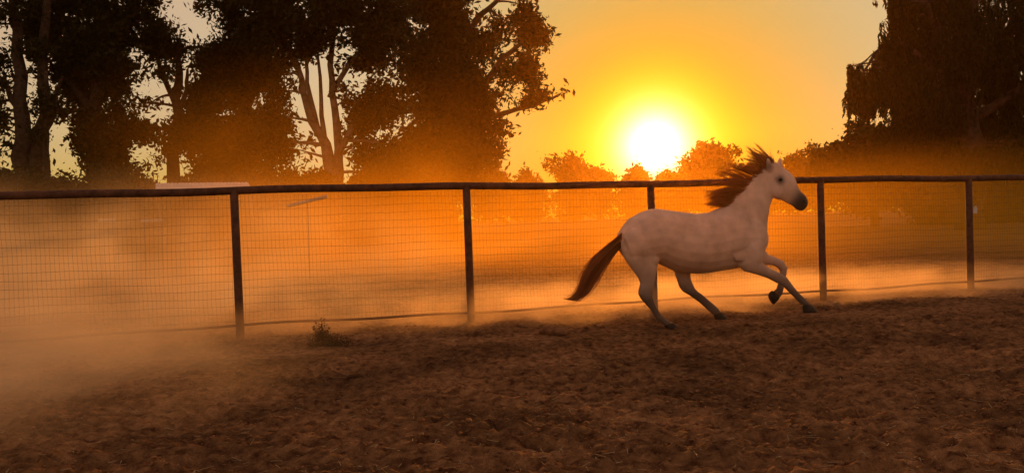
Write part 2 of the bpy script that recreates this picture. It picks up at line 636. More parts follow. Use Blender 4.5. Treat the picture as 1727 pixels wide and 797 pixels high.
W = .13
parts = [
    loft([((1045, 398), (1045, 414), .06), ((1047, 390), (1048, 425), .15), ((1054, 379), (1058, 438), .21), ((1064, 367.5), (1072, 446), .255),
          ((1079, 358.5), (1090, 446), .28), ((1098, 352), (1109, 443), .285), ((1112, 352), (1120, 449), .275), ((1130, 354.5), (1136, 456), .275),
          ((1152, 357.5), (1154, 460), .29), ((1177, 360), (1178, 461.5), .295), ((1195, 358), (1199, 459.5), .28), ((1212, 352), (1220, 456), .25),
          ((1232, 347), (1243, 452), .225), ((1254, 350), (1264, 449), .205), ((1274, 362), (1279, 437), .175), ((1287, 382), (1286, 423), .13),
          ((1291.5, 392), (1291, 412), .07)]),
    loft([((1203, 354), (1280, 428), .17), ((1213, 350), (1292, 400), .165), ((1226, 341), (1293.5, 374), .13), ((1243, 322), (1297, 351), .10),
          ((1259, 306), (1301, 338), .085), ((1274, 292), (1305, 331), .08), ((1287, 280), (1309, 324), .075), ((1297, 272), (1315, 315), .06)]),
    loft([((1301, 271), (1293, 290), .05), ((1308, 273), (1297, 314), .075), ((1319, 281), (1301, 332), .092), ((1328, 287.5), (1310, 336), .095),
          ((1334, 292.5), (1319, 337.5), .088), ((1339.5, 299), (1327, 342), .074), ((1343, 310), (1333.5, 345.5), .062), ((1347, 318.5), (1338, 348), .055),
          ((1352.5, 325), (1343, 353), .053), ((1358, 329), (1348, 355.5), .053), ((1361, 335), (1353, 355.5), .046), ((1362, 341), (1357.5, 352), .03)], n=18),
    # near hind leg
    loft([((1047, 405), (1118, 400), .10, -.11), ((1048, 422), (1114, 424), .115, -.13), ((1054, 437), (1110, 442), .10), ((1065, 453), (1107, 456), .08),
          ((1075, 466), (1105, 468), .062), ((1080, 477), (1103, 479), .05), ((1077, 487), (1101, 490), .045), ((1076, 495), (1100, 499), .046),
          ((1081, 504), (1102, 506), .042), ((1089, 513), (1105, 513), .034), ((1097, 522), (1109, 521), .031), ((1103, 531), (1114, 529), .033),
          ((1106, 538), (1121, 535.5), .040), ((1113, 544), (1127, 540), .034), ((1121, 549), (1133, 543.5), .036)], -W),
    # far hind leg
    loft([((1105, 405), (1160, 405), .10, .1), ((1126, 434), (1166, 438), .09), ((1136.5, 456), (1163.5, 461), .072), ((1142, 472), (1166, 474), .058),
          ((1145.5, 483), (1172, 486), .048), ((1151, 491), (1177, 491.5), .044), ((1163, 498), (1182, 494.5), .036), ((1179, 509.5), (1191, 502), .03),
          ((1189, 518.5), (1200, 509.5), .031), ((1197, 526), (1209, 517.5), .037), ((1203, 530), (1216, 525.5), .034)], W),
    # near fore leg
    loft([((1222, 405), (1284, 385), .09, -.1), ((1238, 430), (1289, 412), .10, -.12), ((1246, 449), (1286, 430), .09), ((1256, 457.5), (1284, 441), .075), ((1276, 462.5), (1294, 449.5), .058),
          ((1296, 469.5), (1312, 458.5), .048), ((1311, 477.5), (1326.5, 466.5), .044), ((1322, 484), (1332.5, 475), .036), ((1330, 492), (1339.5, 484.5), .029),
          ((1339, 501), (1348, 494), .029), ((1347.5, 509.5), (1357.5, 503), .035), ((1353.5, 514.5), (1367, 512.5), .032)], -W),
    # far fore leg, folded
    loft([((1258, 432), (1282, 400), .08, .1), ((1277, 446), (1288, 418), .075), ((1288, 447), (1294, 428), .06), ((1302, 447), (1306, 432.5), .048), ((1311, 450.5), (1320, 439), .046),
          ((1315.5, 456), (1327, 450), .044), ((1315.5, 463), (1326, 462), .038), ((1313.5, 472), (1323.5, 473), .029), ((1311.5, 480), (1322, 484.5), .029), ((1309.5, 487), (1319, 496), .035),
          ((1304, 490), (1313.5, 504), .033)], W),
    # muscle of thigh and shoulder, cheek
    loft([((1052, 400), (1062, 432), .05, -.19), ((1062, 386), (1088, 440), .1, -.17), ((1080, 382), (1104, 436), .09, -.17), ((1098, 392), (1110, 420), .04, -.17)]),
    loft([((1232, 390), (1246, 420), .04, -.17), ((1240, 372), (1266, 428), .07, -.14), ((1256, 372), (1280, 424), .07, -.13), ((1272, 385), (1284, 410), .04, -.12)]),
    loft([((1300, 310), (1301, 326), .02, -.06), ((1305, 302), (1307, 334), .05, -.05), ((1314, 304), (1315, 333), .05, -.05), ((1321, 310), (1321, 328), .02, -.06)]),
    # triceps, forearm bulge, stifle and gaskin muscle
    loft([((1232, 425), (1240, 440), .03, -.19), ((1242, 415), (1256, 442), .045, -.165), ((1256, 418), (1270, 442), .04, -.16), ((1270, 430), (1278, 442), .02, -.16)]),
    loft([((1258, 440), (1264, 454), .02, -.17), ((1268, 441), (1276, 459), .035, -.165), ((1284, 449), (1290, 463), .025, -.155)], n=12),
    loft([((1090, 430), (1098, 446), .03, -.19), ((1098, 425), (1108, 446), .045, -.18), ((1106, 424), (1112, 440), .02, -.17)], n=12),
    loft([((1072, 448), (1092, 440), .03, -.18), ((1080, 460), (1100, 456), .035, -.165), ((1084, 472), (1098, 470), .02, -.15)], n=12),
    loft([((1262, 352), (1268, 372), .02, -.13), ((1252, 362), (1272, 384), .035, -.15), ((1246, 384), (1268, 400), .03, -.17)], n=12),
    # brow ridge
    loft([((1308, 297), (1310, 305), .012, -.08), ((1313, 295), (1317, 305), .02, -.078), ((1320, 298), (1321, 306), .012, -.078)], n=10),
    # ears: near and far
    loft([((1292, 287), (1302, 292), .028, -.05), ((1291, 279), (1302.5, 283), .030, -.055), ((1292, 272), (1300, 274), .022, -.06), ((1293.5, 266), (1297, 267), .008, -.06)], n=12),
    loft([((1306, 284), (1318, 286), .028, .05), ((1309.5, 276), (1319.5, 279), .030, .055), ((1312, 270), (1319, 273), .022, .06), ((1315, 265.5), (1318, 266.5), .008, .06)], n=12),
]
V_, F_ = [], []
for pv_, pf_ in parts:
    n0 = len(V_)
    V_ += pv_
    F_ += [tuple(i + n0 for i in q) for q in pf_]
tmp = mesh_obj('tmp_body', V_, F_, None)
rm = tmp.modifiers.new('remesh', 'REMESH')
rm.mode = 'VOXEL'
rm.voxel_size = 0.0105
sm = tmp.modifiers.new('smooth', 'SMOOTH')
sm.factor, sm.iterations = 0.5, 4
dg = bpy.context.evaluated_depsgraph_get()
body_me = bpy.data.meshes.new_from_object(tmp.evaluated_get(dg))
bpy.data.objects.remove(tmp)
body_me.name = 'body'
body_me.shade_smooth()
nv = len(body_me.vertices)
P = np.empty(nv * 3, np.float32)
body_me.vertices.foreach_get('co', P)
P = P.reshape(-1, 3)
muz = hp(1351, 343)
dark = np.exp(-(np.linalg.norm(P - muz, axis=1) / .20) ** 4)
eye_c = hp(1315.5, 303.5, -.085)
dark = np.maximum(dark, .92 * np.exp(-(np.linalg.norm((P - eye_c) * np.array([1, .4, 1]), axis=1) / .068) ** 2.5))
leg = np.clip((.95 - P[:, 2]) / .60, 0, 1) ** 1.3 * .88  # dark leg coat, with shade on belly and lower body painted in
ear = np.clip(1 - np.linalg.norm(P - hp(1297, 280, -.06), axis=1) / .10, 0, 1)
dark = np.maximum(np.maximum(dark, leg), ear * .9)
ca = body_me.color_attributes.new('points_shade', 'FLOAT_COLOR', 'POINT')
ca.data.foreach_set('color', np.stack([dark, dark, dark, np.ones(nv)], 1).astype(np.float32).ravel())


def coat_mat():
    mt, t, out = new_mat('grey_coat')
    at_ = N(t, 'ShaderNodeAttribute', attribute_name='points_shade')
    tc = N(t, 'ShaderNodeTexCoord')
    nz = N(t, 'ShaderNodeTexNoise')
    nz.inputs['Scale'].default_value = 5
    nz.inputs['Detail'].default_value = 8
    t.links.new(tc.outputs['Object'], nz.inputs['Vector'])
    cr = N(t, 'ShaderNodeValToRGB')
    cr.color_ramp.elements[0].position, cr.color_ramp.elements[1].position = .3, .7
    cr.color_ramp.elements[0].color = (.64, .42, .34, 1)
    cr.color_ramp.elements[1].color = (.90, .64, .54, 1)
    t.links.new(nz.outputs['Fac'], cr.inputs[0])
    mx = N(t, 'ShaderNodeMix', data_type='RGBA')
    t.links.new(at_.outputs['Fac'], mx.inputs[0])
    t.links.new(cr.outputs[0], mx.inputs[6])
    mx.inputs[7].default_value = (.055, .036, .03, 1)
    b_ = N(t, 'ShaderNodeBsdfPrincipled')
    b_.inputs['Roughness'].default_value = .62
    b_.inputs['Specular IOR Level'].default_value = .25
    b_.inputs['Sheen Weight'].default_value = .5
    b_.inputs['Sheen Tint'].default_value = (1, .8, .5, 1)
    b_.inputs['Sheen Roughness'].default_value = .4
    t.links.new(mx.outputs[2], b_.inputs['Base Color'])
    n2 = N(t, 'ShaderNodeTexNoise')
    n2.inputs['Scale'].default_value = 130
    n2.inputs['Detail'].default_value = 4
    t.links.new(tc.outputs['Object'], n2.inputs['Vector'])
    bp = N(t, 'ShaderNodeBump')
    bp.inputs['Strength'].default_value = .15
    bp.inputs['Distance'].default_value = .006
    t.links.new(n2.outputs['Fac'], bp.inputs['Height'])
    t.links.new(bp.outputs[0], b_.inputs['Normal'])
    t.links.new(b_.outputs[0], out.inputs[0])
    return mt


body_me.materials.clear()
body_me.materials.append(coat_mat())
bo = bpy.data.objects.new('body', body_me)
C.objects.link(bo)
bo.parent = horse
M_hoof = ramp_mat('hoof_horn', (.03, .02, .016), (.07, .05, .04), 14, rough=.5)
M_eye = ramp_mat('dark_eye', (.008, .005, .004), (.02, .012, .008), 10, rough=.12, spec=.6)
M_hair = leaf_mat('horse_hair', (.34, .14, .065), (.66, .33, .17), .62)


def hoof(secs, w):
    v, f = loft(secs, w, n=16)
    o_ = mesh_obj('hoof', v, f, M_hoof, horse)
    bv = o_.modifiers.new('bevel', 'BEVEL')
    bv.width, bv.segments, bv.limit_method, bv.angle_limit = .006, 2, 'ANGLE', R(50)
    return o_


hoof([((1120, 547.5), (1134, 543), .038), ((1122, 550.5), (1139, 546), .048), ((1124, 553), (1143, 550.5), .054), ((1124.5, 554), (1143.5, 552.5), .055)], -W)
hoof([((1203.5, 530), (1216.5, 526), .038), ((1205, 534), (1222, 531), .047), ((1206.5, 538.8), (1227.5, 537), .054)], W)
hoof([((1353.5, 515), (1367.5, 512.5), .038), ((1354.5, 521), (1373.5, 518), .047), ((1355.5, 527.5), (1378.5, 526), .054)], -W)
hoof([((1302.5, 489.5), (1313.5, 504.5), .038), ((1299, 491.5), (1309.5, 508.5), .047), ((1296.5, 496), (1304.5, 513.5), .052)], W)

# short coat hair that catches the light along the outline
body_me.calc_loop_triangles()
NR = np.empty(nv * 3, np.float32)
body_me.vertices.foreach_get('normal', NR)
NR = NR.reshape(-1, 3)
sel = np.where(dark < .75)[0]
sel = rng.choice(sel, min(len(sel), 26000), replace=len(sel) < 26000)
hp_, hn_ = P[sel] + rng.normal(0, .003, (len(sel), 3)), NR[sel]
hd = hn_ * .8 + np.array([-.9, 0, -.35]) + rng.normal(0, .25, (len(sel), 3))
hd /= np.linalg.norm(hd, axis=1, keepdims=True)
hl_ = rng.uniform(.008, .019, (len(sel), 1))
hs_ = np.cross(hd, rng.standard_normal((len(sel), 3)))
hs_ *= .0013 / (np.linalg.norm(hs_, axis=1, keepdims=True) + 1e-9)
hb_ = hp_ - hn_ * .002
V = np.stack([hb_ - hs_, hb_ + hs_, hb_ + hd * hl_], 1).reshape(-1, 3)
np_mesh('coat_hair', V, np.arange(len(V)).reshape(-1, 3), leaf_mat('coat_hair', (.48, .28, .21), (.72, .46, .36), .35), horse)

eb = MB()
for side, nm in ((-1, 0), (1, 1)):
    ec = hp(1316, 302.5, side * .083)
    bm = bmesh.new()
    bmesh.ops.create_uvsphere(bm, u_segments=14, v_segments=10, radius=.024)
    me = bpy.data.meshes.new('eye')
    bm.to_mesh(me)
    bm.free()
    me.shade_smooth()
    me.materials.append(M_eye)
    eo = bpy.data.objects.new('eye', me)
    C.objects.link(eo)
    eo.parent = horse
    eo.location = ec
    eo.scale = (1.25, .8, .9)
for side in (-1, 1):
    nc = hp(1356, 338, side * .044)
    v, f = loft([((1353.5, 337), (1354.5, 341), .008, side * .046), ((1356.5, 335.5), (1357.5, 341.5), .010, side * .044), ((1359, 337), (1359.5, 340), .006, side * .038)], n=10)
    mesh_obj('nostril', v, f, M_eye, horse)


def lerp_list(lst, t):
    t = min(max(t, 0), 1) * (len(lst) - 1)
    i = min(int(t), len(lst) - 2)
    return np.asarray(lst[i], float) + (np.asarray(lst[i + 1], float) - np.asarray(lst[i], float)) * (t - i)


def bez(p0, p1, p2, t):
    return p0 * (1 - t) ** 2 + 2 * p1 * t * (1 - t) + p2 * t * t


mane_roots = [(1300, 270), (1289, 280), (1277, 291), (1262, 305), (1247, 320), (1233, 335), (1222, 346)]
mane_tips = [(1266, 244), (1256, 257), (1237, 272), (1213, 288), (1195, 308), (1187, 326), (1188, 343), (1196, 352)]
b = MB()
for lock in range(84):
    t = rng.random()
    tip = lerp_list(mane_tips, t + rng.normal(0, .05)) + rng.normal(0, 5.5, 2)
    ln = rng.uniform(.55, 1.06)
    w0 = rng.uniform(-.07, .04)
    wt_ = rng.uniform(-.16, .10)
    for k in range(8):
        tt = t + rng.normal(0, .022)
        root = lerp_list(mane_roots, tt) + np.array([rng.uniform(-1, 9) * (1 if w0 < 0 else .2), rng.uniform(-1, 5) * (1 if w0 < 0 else .2)])
        e = root + (tip - root) * ln * rng.uniform(.75, 1.05) + rng.normal(0, 1.1, 2)
        mid = root + (e - root) * .5 + np.array([-4, -6]) + rng.normal(0, 2, 2)
        ww = w0 + rng.normal(0, .008)
        p0, p1, p2 = hp(*root, ww), hp(*mid, (ww + wt_) / 2 + rng.normal(0, .012)), hp(*e, wt_ + rng.normal(0, .012))
        b.tube([bez(p0, p1, p2, s) for s in np.linspace(0, 1, 7)], [.004, .0044, .0042, .0038, .003, .002, .0006], 3, cap=False)
for k in range(60):                          # forelock swept back between the ears
    root = np.array([1304, 272]) + rng.normal(0, 2, 2)
    e = np.array([1292, 268]) + rng.normal(0, 5, 2)
    p0, p2 = hp(*root, rng.normal(0, .02)), hp(*e, rng.normal(0, .04))
    b.tube([bez(p0, (p0 + p2) / 2 + np.array([0, 0, .02]), p2, s) for s in np.linspace(0, 1, 5)], [.004, .004, .0035, .0025, .0008], 3, cap=False)
b.build('mane', M_hair, horse)

tail_up = [(1049, 392), (1034, 404), (1016, 421), (998, 440), (985, 460), (978, 484), (965, 503), (948, 503)]
tail_lo = [(1049, 416), (1038, 426), (1027, 441), (1014, 458), (1003, 476), (992, 492), (976, 507), (955, 505)]
b = MB()
for k in range(330):
    a = rng.beta(1.4, 1.4)
    w0, w1 = rng.normal(0, .035), rng.normal(0, .05)
    end = rng.uniform(.45, 1.0) if rng.random() < .7 else rng.uniform(.8, 1.04)
    fly = (rng.random() < .16) * rng.normal(2, 9)
    da = rng.normal(0, .34)
    pts = []
    for s in np.linspace(0, end, 10):
        aa = min(max(a + da * s, -.45), 1.4)
        q = lerp_list(tail_up, s) * (1 - aa) + lerp_list(tail_lo, s) * aa
        q = q + np.array([0, -fly * s * s])
        bulge = math.sin(math.pi * min(s, 1)) * 1.4
        pts.append(hp(*q, w0 + w1 * s * bulge))
    b.tube(pts, [.006, .0055, .005, .0048, .0044, .004, .0034, .0026, .0016, .0005], 3, cap=False)
b.build('tail', M_hair, horse)


# ------------------------------------------------------------------ trees
def leaf_quads(P, size, rg, droop=0.0, slim=.42):
    """one rhombus leaf per point, random orientation"""
    n = len(P)
    d = rg.standard_normal((n, 3))
    d[:, 2] -= droop
    d /= np.linalg.norm(d, axis=1, keepdims=True)
    e = np.cross(d, rg.standard_normal((n, 3)))
    e /= np.linalg.norm(e, axis=1, keepdims=True) + 1e-9
    s = (size * rg.uniform(.35, 1.6, (n, 1)))
    V = np.stack([P - d * s, P + e * s * slim, P + d * s, P - e * s * slim], 1).reshape(-1, 3)
    return V, np.arange(4 * n).reshape(-1, 4)


def noise3(P, sc_, seed):
    return (vnoise(P[:, 0] * sc_ + seed, P[:, 2] * sc_, seed) + vnoise(P[:, 1] * sc_ - seed, P[:, 2] * sc_ + 7, seed + 1) + vnoise(P[:, 0] * sc_ + 3, P[:, 1] * sc_, seed + 2)) / 1.5


SKY_HOLES = [(100, 245, 26, 55), (60, 270, 14, 40), (25, 270, 14, 30), (240, 100, 20, 38), (292, 160, 26, 26), (245, 195, 24, 22), (255, 240, 16, 14), (150, 35, 18, 14), (512, 130, 26, 46), (535, 175, 18, 30), (650, 135, 26, 22), (618, 160, 16, 16), (345, 60, 22, 40), (425, 20, 14, 14), (775, 255, 14, 12), (50, 120, 12, 40), (95, 150, 14, 16), (20, 60, 14, 20), (575, 20, 16, 12), (690, 60, 12, 10), (180, 90, 10, 20), (130, 140, 8, 16), (560, 100, 10, 16), (845, 60, 10, 12), (700, 190, 10, 8), (370, 155, 8, 6), (400, 90, 9, 7)]


def make_tree(name, label, cat, base, D, limbs, blobs, leaf=.09, seed=1, mat=None, bark=None, group=None, gap=-.08, per=26, spread=.25, weep=False, droop=.3, twigs=5, thick=1.75):
    rg = np.random.default_rng(seed)
    blobs = [(x, y, rx * 1.1, ry * 1.1, n) for x, y, rx, ry, n in blobs]
    sats = []
    for x, y, rx, ry, n in blobs:               # ragged outline: smaller sprays round every bough
        for _ in range(2):
            a = rg.uniform(0, 6.28)
            k = rg.uniform(.28, .5)
            sats.append((x + math.cos(a) * rx * 1.05, y + math.sin(a) * ry * 1.05, rx * k, ry * k, n * k * k * .9))
    blobs = blobs + sats
    bx = at(base[0], base[1], D)
    B = np.array([bx[0], D, 0.0])
    root = empty(name, B)
    tag(root, label, cat, group)
    px_m = D / F
    big = max(1.0, D / 42) if leaf < .15 else 1.0
    leaf, spread = leaf * big * 1.3, spread * big
    tb = MB()
    joints = []
    for lim in limbs:
        pts, rad = [], []
        dz = rg.normal(0, .4) if lim is not limbs[0] else 0
        for i, (x, y, r) in enumerate(lim):
            p = at(x, y, D) - B
            p[1] += dz * i / max(1, len(lim) - 1)
            if lim is limbs[0] and i == 0:
                p = np.array([p[0], p[1], -.3])
            pts.append(p)
            rad.append(max(r * px_m, .02))
        fine, fr = [], []
        for i in range(len(pts) - 1):
            for q in (0, .33, .66):
                j = rg.normal(0, .25, 3) * rad[i] if (i or q) else 0
                fine.append(pts[i] * (1 - q) + pts[i + 1] * q + j)
                fr.append(rad[i] * (1 - q) + rad[i + 1] * q)
        fine.append(pts[-1])
        fr.append(rad[-1])
        tb.tube(fine, fr, 9)
        joints += list(zip(fine, fr))
    J = np.array([j[0] for j in joints])
    JR = np.array([j[1] for j in joints])
    LP = []
    for bi, (x, y, rx, ry, n) in enumerate(blobs):
        c = at(x, y, D) - B
        c[1] += rg.uniform(-1, 1) * rx * px_m * .9
        e = np.array([rx * px_m, rx * px_m * 1.0, ry * px_m])
        # a bough from the nearest limb to the blob
        k = np.argmin(np.linalg.norm((J - c) * np.array([1, .6, 1]), axis=1) + np.where(J[:, 2] > c[2] + .3, 2.0, 0))
        a0, r0 = J[k], min(JR[k] * .6, .12)
        m_ = max(3, int(n * thick))
        u = rg.standard_normal((m_, 3))
        u /= np.linalg.norm(u, axis=1, keepdims=True)
        cl = c + u * e * (rg.random((m_, 1)) ** .45)
        nz_ = .6 * noise3(cl + B, .75 / big, seed) + .55 * noise3(cl + B, 1.9 / big, seed + 9)
        keep = nz_ > gap
        for hx, hy, hrx, hry in SKY_HOLES:          # openings seen between the boughs
            hc_ = at(hx, hy, D) - B
            keep &= ((cl[:, 0] - hc_[0]) / (hrx * .78 * px_m)) ** 2 + ((cl[:, 2] - hc_[2]) / (hry * .78 * px_m)) ** 2 > rg.uniform(.55, 1.25, len(cl))
        full = len(cl)
        cl = cl[keep]
        if len(cl) == 0:
            continue
        if len(cl) < .5 * full:                 # the bough goes where the leaves are
            c = cl.mean(0)
        mid = (a0 + c) / 2 + rg.normal(0, .15, 3) + np.array([0, 0, .2])
        path = [bez(a0, mid, c, s) for s in np.linspace(0, 1, 6)]
        tb.tube(path, list(np.linspace(r0, .02, 6)), 6)
        for q in cl[:twigs]:
            o0 = path[rg.integers(2, 6)]
            tb.tube([o0, (o0 + q) / 2 + rg.normal(0, .12, 3), q], [.022, .015, .006], 5)
        if weep:
            for q in cl:
                L = rg.uniform(.3, 1.3) * big
                k2 = int(per * L / big)
                s = np.sort(rg.random(k2))
                sway = rg.normal(0, .12, 2)
                st = np.stack([q[0] + sway[0] * s + rg.normal(0, .035, k2), q[1] + sway[1] * s + rg.normal(0, .035, k2), q[2] - L * s], 1)
                LP.append(st)
        else:
            LP.append((cl[:, None, :] + rg.normal(0, spread, (len(cl), per, 3)) * np.array([1, 1, .85])).reshape(-1, 3))
    LP = np.concatenate(LP)
    LP = LP[LP[:, 2] > .05]
    V, Fq = leaf_quads(LP, leaf, rg, droop if not weep else 2.2, .42 if not weep else .26)
    tb.build('trunk', bark or M_bark, root)
    np_mesh('crown', V, Fq, mat or M_leaf, root)
    return root


LEFT = 'trees beyond the fence on the left'
make_tree('eucalyptus_tree', 'tall slim twin-trunked tree at the left edge, sky showing between trunks', 'tree', (52, 372), 52,
          [[(52, 372, 20), (45, 300, 15), (38, 200, 12), (30, 90, 9), (22, -20, 7), (18, -120, 4)], [(52, 330, 13), (62, 260, 11), (72, 150, 9), (72, 40, 7), (78, -60, 5), (80, -140, 3)],
           [(38, 200, 6), (15, 150, 4), (-10, 110, 3)], [(66, 215, 5), (95, 165, 4), (110, 130, 2)]],
          [(20, 20, 50, 34, 34), (0, 110, 30, 40, 26), (60, -30, 60, 40, 46), (15, 180, 18, 30, 14), (12, 250, 20, 32, 16), (60, 95, 20, 26, 12), (-30, 60, 50, 60, 40),
           (10, -110, 60, 50, 60), (80, -120, 50, 40, 40), (-60, 180, 50, 70, 40), (35, 300, 40, 18, 26), (85, 60, 18, 40, 16), (-20, 290, 40, 40, 40), (48, 140, 12, 20, 6)], leaf=.10, seed=3, gap=.02, group=LEFT)
make_tree('slender_tree', 'slender young tree in the bright gap right of the twin trunks', 'tree', (82, 375), 50,
          [[(82, 375, 7), (81, 300, 6), (79, 230, 5), (80, 180, 4), (78, 120, 2.5)], [(79, 220, 3), (95, 185, 2), (104, 172, 1.5)]],
          [(82, 165, 14, 22, 9), (92, 178, 12, 14, 6), (70, 190, 10, 14, 5), (60, 285, 14, 16, 8), (66, 230, 9, 18, 5), (96, 310, 30, 10, 12)], leaf=.09, seed=5, gap=-.3, per=18, group=LEFT)
make_tree('broad_tree', 'dense dark broad tree right of the bright gap at far left', 'tree', (165, 372), 55,
          [[(165, 372, 16), (165, 290, 13), (160, 200, 11), (165, 90, 9), (172, -10, 7), (175, -100, 4)], [(162, 200, 7), (125, 140, 5), (95, 80, 4)], [(165, 130, 6), (205, 80, 4), (225, 40, 3)]],
          [(150, 250, 36, 60, 90), (195, 265, 40, 55, 90), (190, 190, 40, 45, 80), (150, 150, 42, 50, 90), (110, 90, 48, 55, 110), (170, 70, 48, 60, 110), (215, 40, 44, 40, 70),
           (120, 10, 60, 44, 100), (200, -20, 60, 44, 90), (205, 110, 30, 40, 44), (85, 130, 22, 36, 30), (165, -90, 80, 60, 110), (240, -30, 30, 30, 30), (135, 205, 22, 30, 36), (205, 300, 50, 26, 70), (85, 40, 30, 40, 40)],
          leaf=.10, seed=8, gap=.02, group=LEFT)
make_tree('ragged_tree', 'ragged middle-height tree with pale sky holes below the notch of open sky', 'tree', (290, 374), 58,
          [[(290, 374, 13), (292, 300, 11), (298, 220, 9), (300, 140, 7), (302, 80, 4)], [(296, 200, 5), (318, 150, 4), (322, 120, 2)], [(298, 180, 5), (270, 120, 4), (262, 80, 2)]],
          [(300, 50, 24, 24, 24), (275, 80, 24, 26, 36), (305, 90, 26, 34, 50), (325, 130, 18, 40, 36), (262, 110, 20, 20, 22), (290, 125, 24, 14, 20), (240, 210, 18, 30, 26), (262, 262, 34, 40, 60),
           (310, 262, 34, 50, 80), (300, 205, 14, 30, 14), (328, 200, 16, 40, 34), (255, 165, 12, 22, 8), (275, 190, 14, 10, 5), (255, 70, 12, 18, 8)], leaf=.095, seed=12, gap=-.08, group=LEFT)
make_tree('leaning_tree', 'dark rounded tree between the ragged tree and the forked pale trunk', 'tree', (400, 373), 62,
          [[(400, 373, 15), (402, 300, 12), (410, 220, 10), (405, 140, 7), (395, 90, 4)], [(408, 200, 6), (440, 140, 4), (455, 100, 2)], [(404, 180, 5), (370, 120, 3), (360, 95, 2)]],
          [(390, 110, 34, 34, 70), (360, 135, 22, 40, 50), (420, 150, 40, 44, 90), (380, 200, 44, 50, 110), (440, 210, 40, 50, 100), (360, 270, 40, 50, 100), (420, 275, 46, 44, 110), (395, 78, 20, 16, 16), (455, 120, 24, 30, 34), (345, 215, 18, 40, 40), (428, 95, 34, 30, 60), (350, 100, 14, 18, 12), (374, 78, 16, 14, 12), (450, 60, 30, 26, 36), (338, 165, 12, 26, 16)],
          leaf=.10, seed=17, gap=-.03, group=LEFT)
make_tree('forked_tree', 'big spreading tree with pale forked trunk left of the dust plume', 'tree', (572, 368), 58,
          [[(575, 368, 17), (566, 300, 13), (548, 245, 9), (520, 180, 6), (500, 110, 4.5), (470, 40, 3.5), (440, -30, 2.5)], [(570, 310, 9), (572, 250, 7.5), (562, 180, 6), (556, 110, 5), (565, 20, 4), (575, -80, 3)],
           [(535, 215, 5), (520, 140, 3.5), (516, 80, 2.5), (500, 10, 2)], [(556, 165, 5), (590, 110, 4), (640, 50, 3), (670, -10, 2)], [(506, 130, 4), (488, 90, 3), (455, 70, 2), (400, 30, 1.5)],
           [(548, 245, 5), (541, 170, 3.5), (538, 110, 2.5), (530, 60, 1.5)], [(571, 260, 6), (605, 190, 4), (625, 130, 3)]],
          [(420, 40, 40, 34, 60), (392, 28, 18, 18, 10), (460, -10, 60, 44, 110), (450, 75, 36, 30, 50), (520, 30, 60, 44, 110), (560, 70, 36, 34, 54), (600, 10, 60, 50, 120), (640, 70, 40, 40, 80), (540, -70, 90, 60, 140),
           (650, -50, 70, 60, 110), (480, 130, 18, 30, 16), (585, 130, 20, 24, 16), (600, 165, 26, 22, 22), (640, 125, 30, 30, 54), (545, 135, 14, 14, 7), (500, 85, 18, 16, 12), (380, -40, 40, 50, 50), (470, 200, 20, 40, 34),
           (610, 250, 34, 50, 60), (620, 200, 26, 26, 40), (500, 265, 30, 40, 60), (640, 170, 30, 40, 60), (655, 240, 34, 50, 70), (640, 295, 40, 30, 50), (450, 250, 30, 50, 50), (545, 290, 30, 26, 30), (610, 100, 26, 30, 30)],
          leaf=.10, seed=21, gap=-.02, bark=M_palebark, group=LEFT)
make_tree('round_crown_tree', 'large dark tree whose lone low branch reaches right toward the sun', 'tree', (755, 360), 76,
          [[(755, 360, 20), (752, 290, 17), (755, 220, 14), (760, 140, 11), (765, 60, 8), (770, -20, 5), (770, -90, 3)], [(756, 210, 10), (800, 160, 7), (850, 100, 5), (890, 60, 3)],
           [(758, 180, 9), (715, 120, 6), (690, 60, 4)], [(755, 240, 8), (810, 205, 6), (860, 188, 4), (905, 176, 3), (945, 158, 2)], [(765, 90, 6), (810, 30, 5), (850, -10, 3)]],
          [(700, 60, 50, 60, 140), (760, 20, 60, 60, 150), (715, 140, 46, 50, 120), (770, 110, 50, 60, 150), (820, 60, 44, 50, 90), (850, 20, 36, 36, 50), (880, 50, 28, 26, 28), (905, 60, 20, 14, 12), (820, 130, 40, 44, 90), (865, 110, 28, 34, 36),
           (890, 125, 18, 24, 14), (905, 45, 12, 12, 6), (875, 8, 18, 16, 10), (790, 190, 46, 40, 100), (740, 210, 50, 50, 130), (840, 180, 26, 22, 26), (770, 265, 44, 44, 110), (815, 250, 26, 34, 50), (700, 250, 40, 50, 90), (842, 215, 12, 20, 8),
           (888, 172, 16, 10, 5), (912, 166, 14, 7, 6), (942, 156, 16, 8, 9), (958, 153, 8, 6, 4), (760, -70, 90, 60, 140), (855, 160, 16, 12, 8), (720, 295, 60, 30, 70), (805, 285, 24, 22, 28)],
          leaf=.10, seed=25, gap=-.03, group=LEFT)
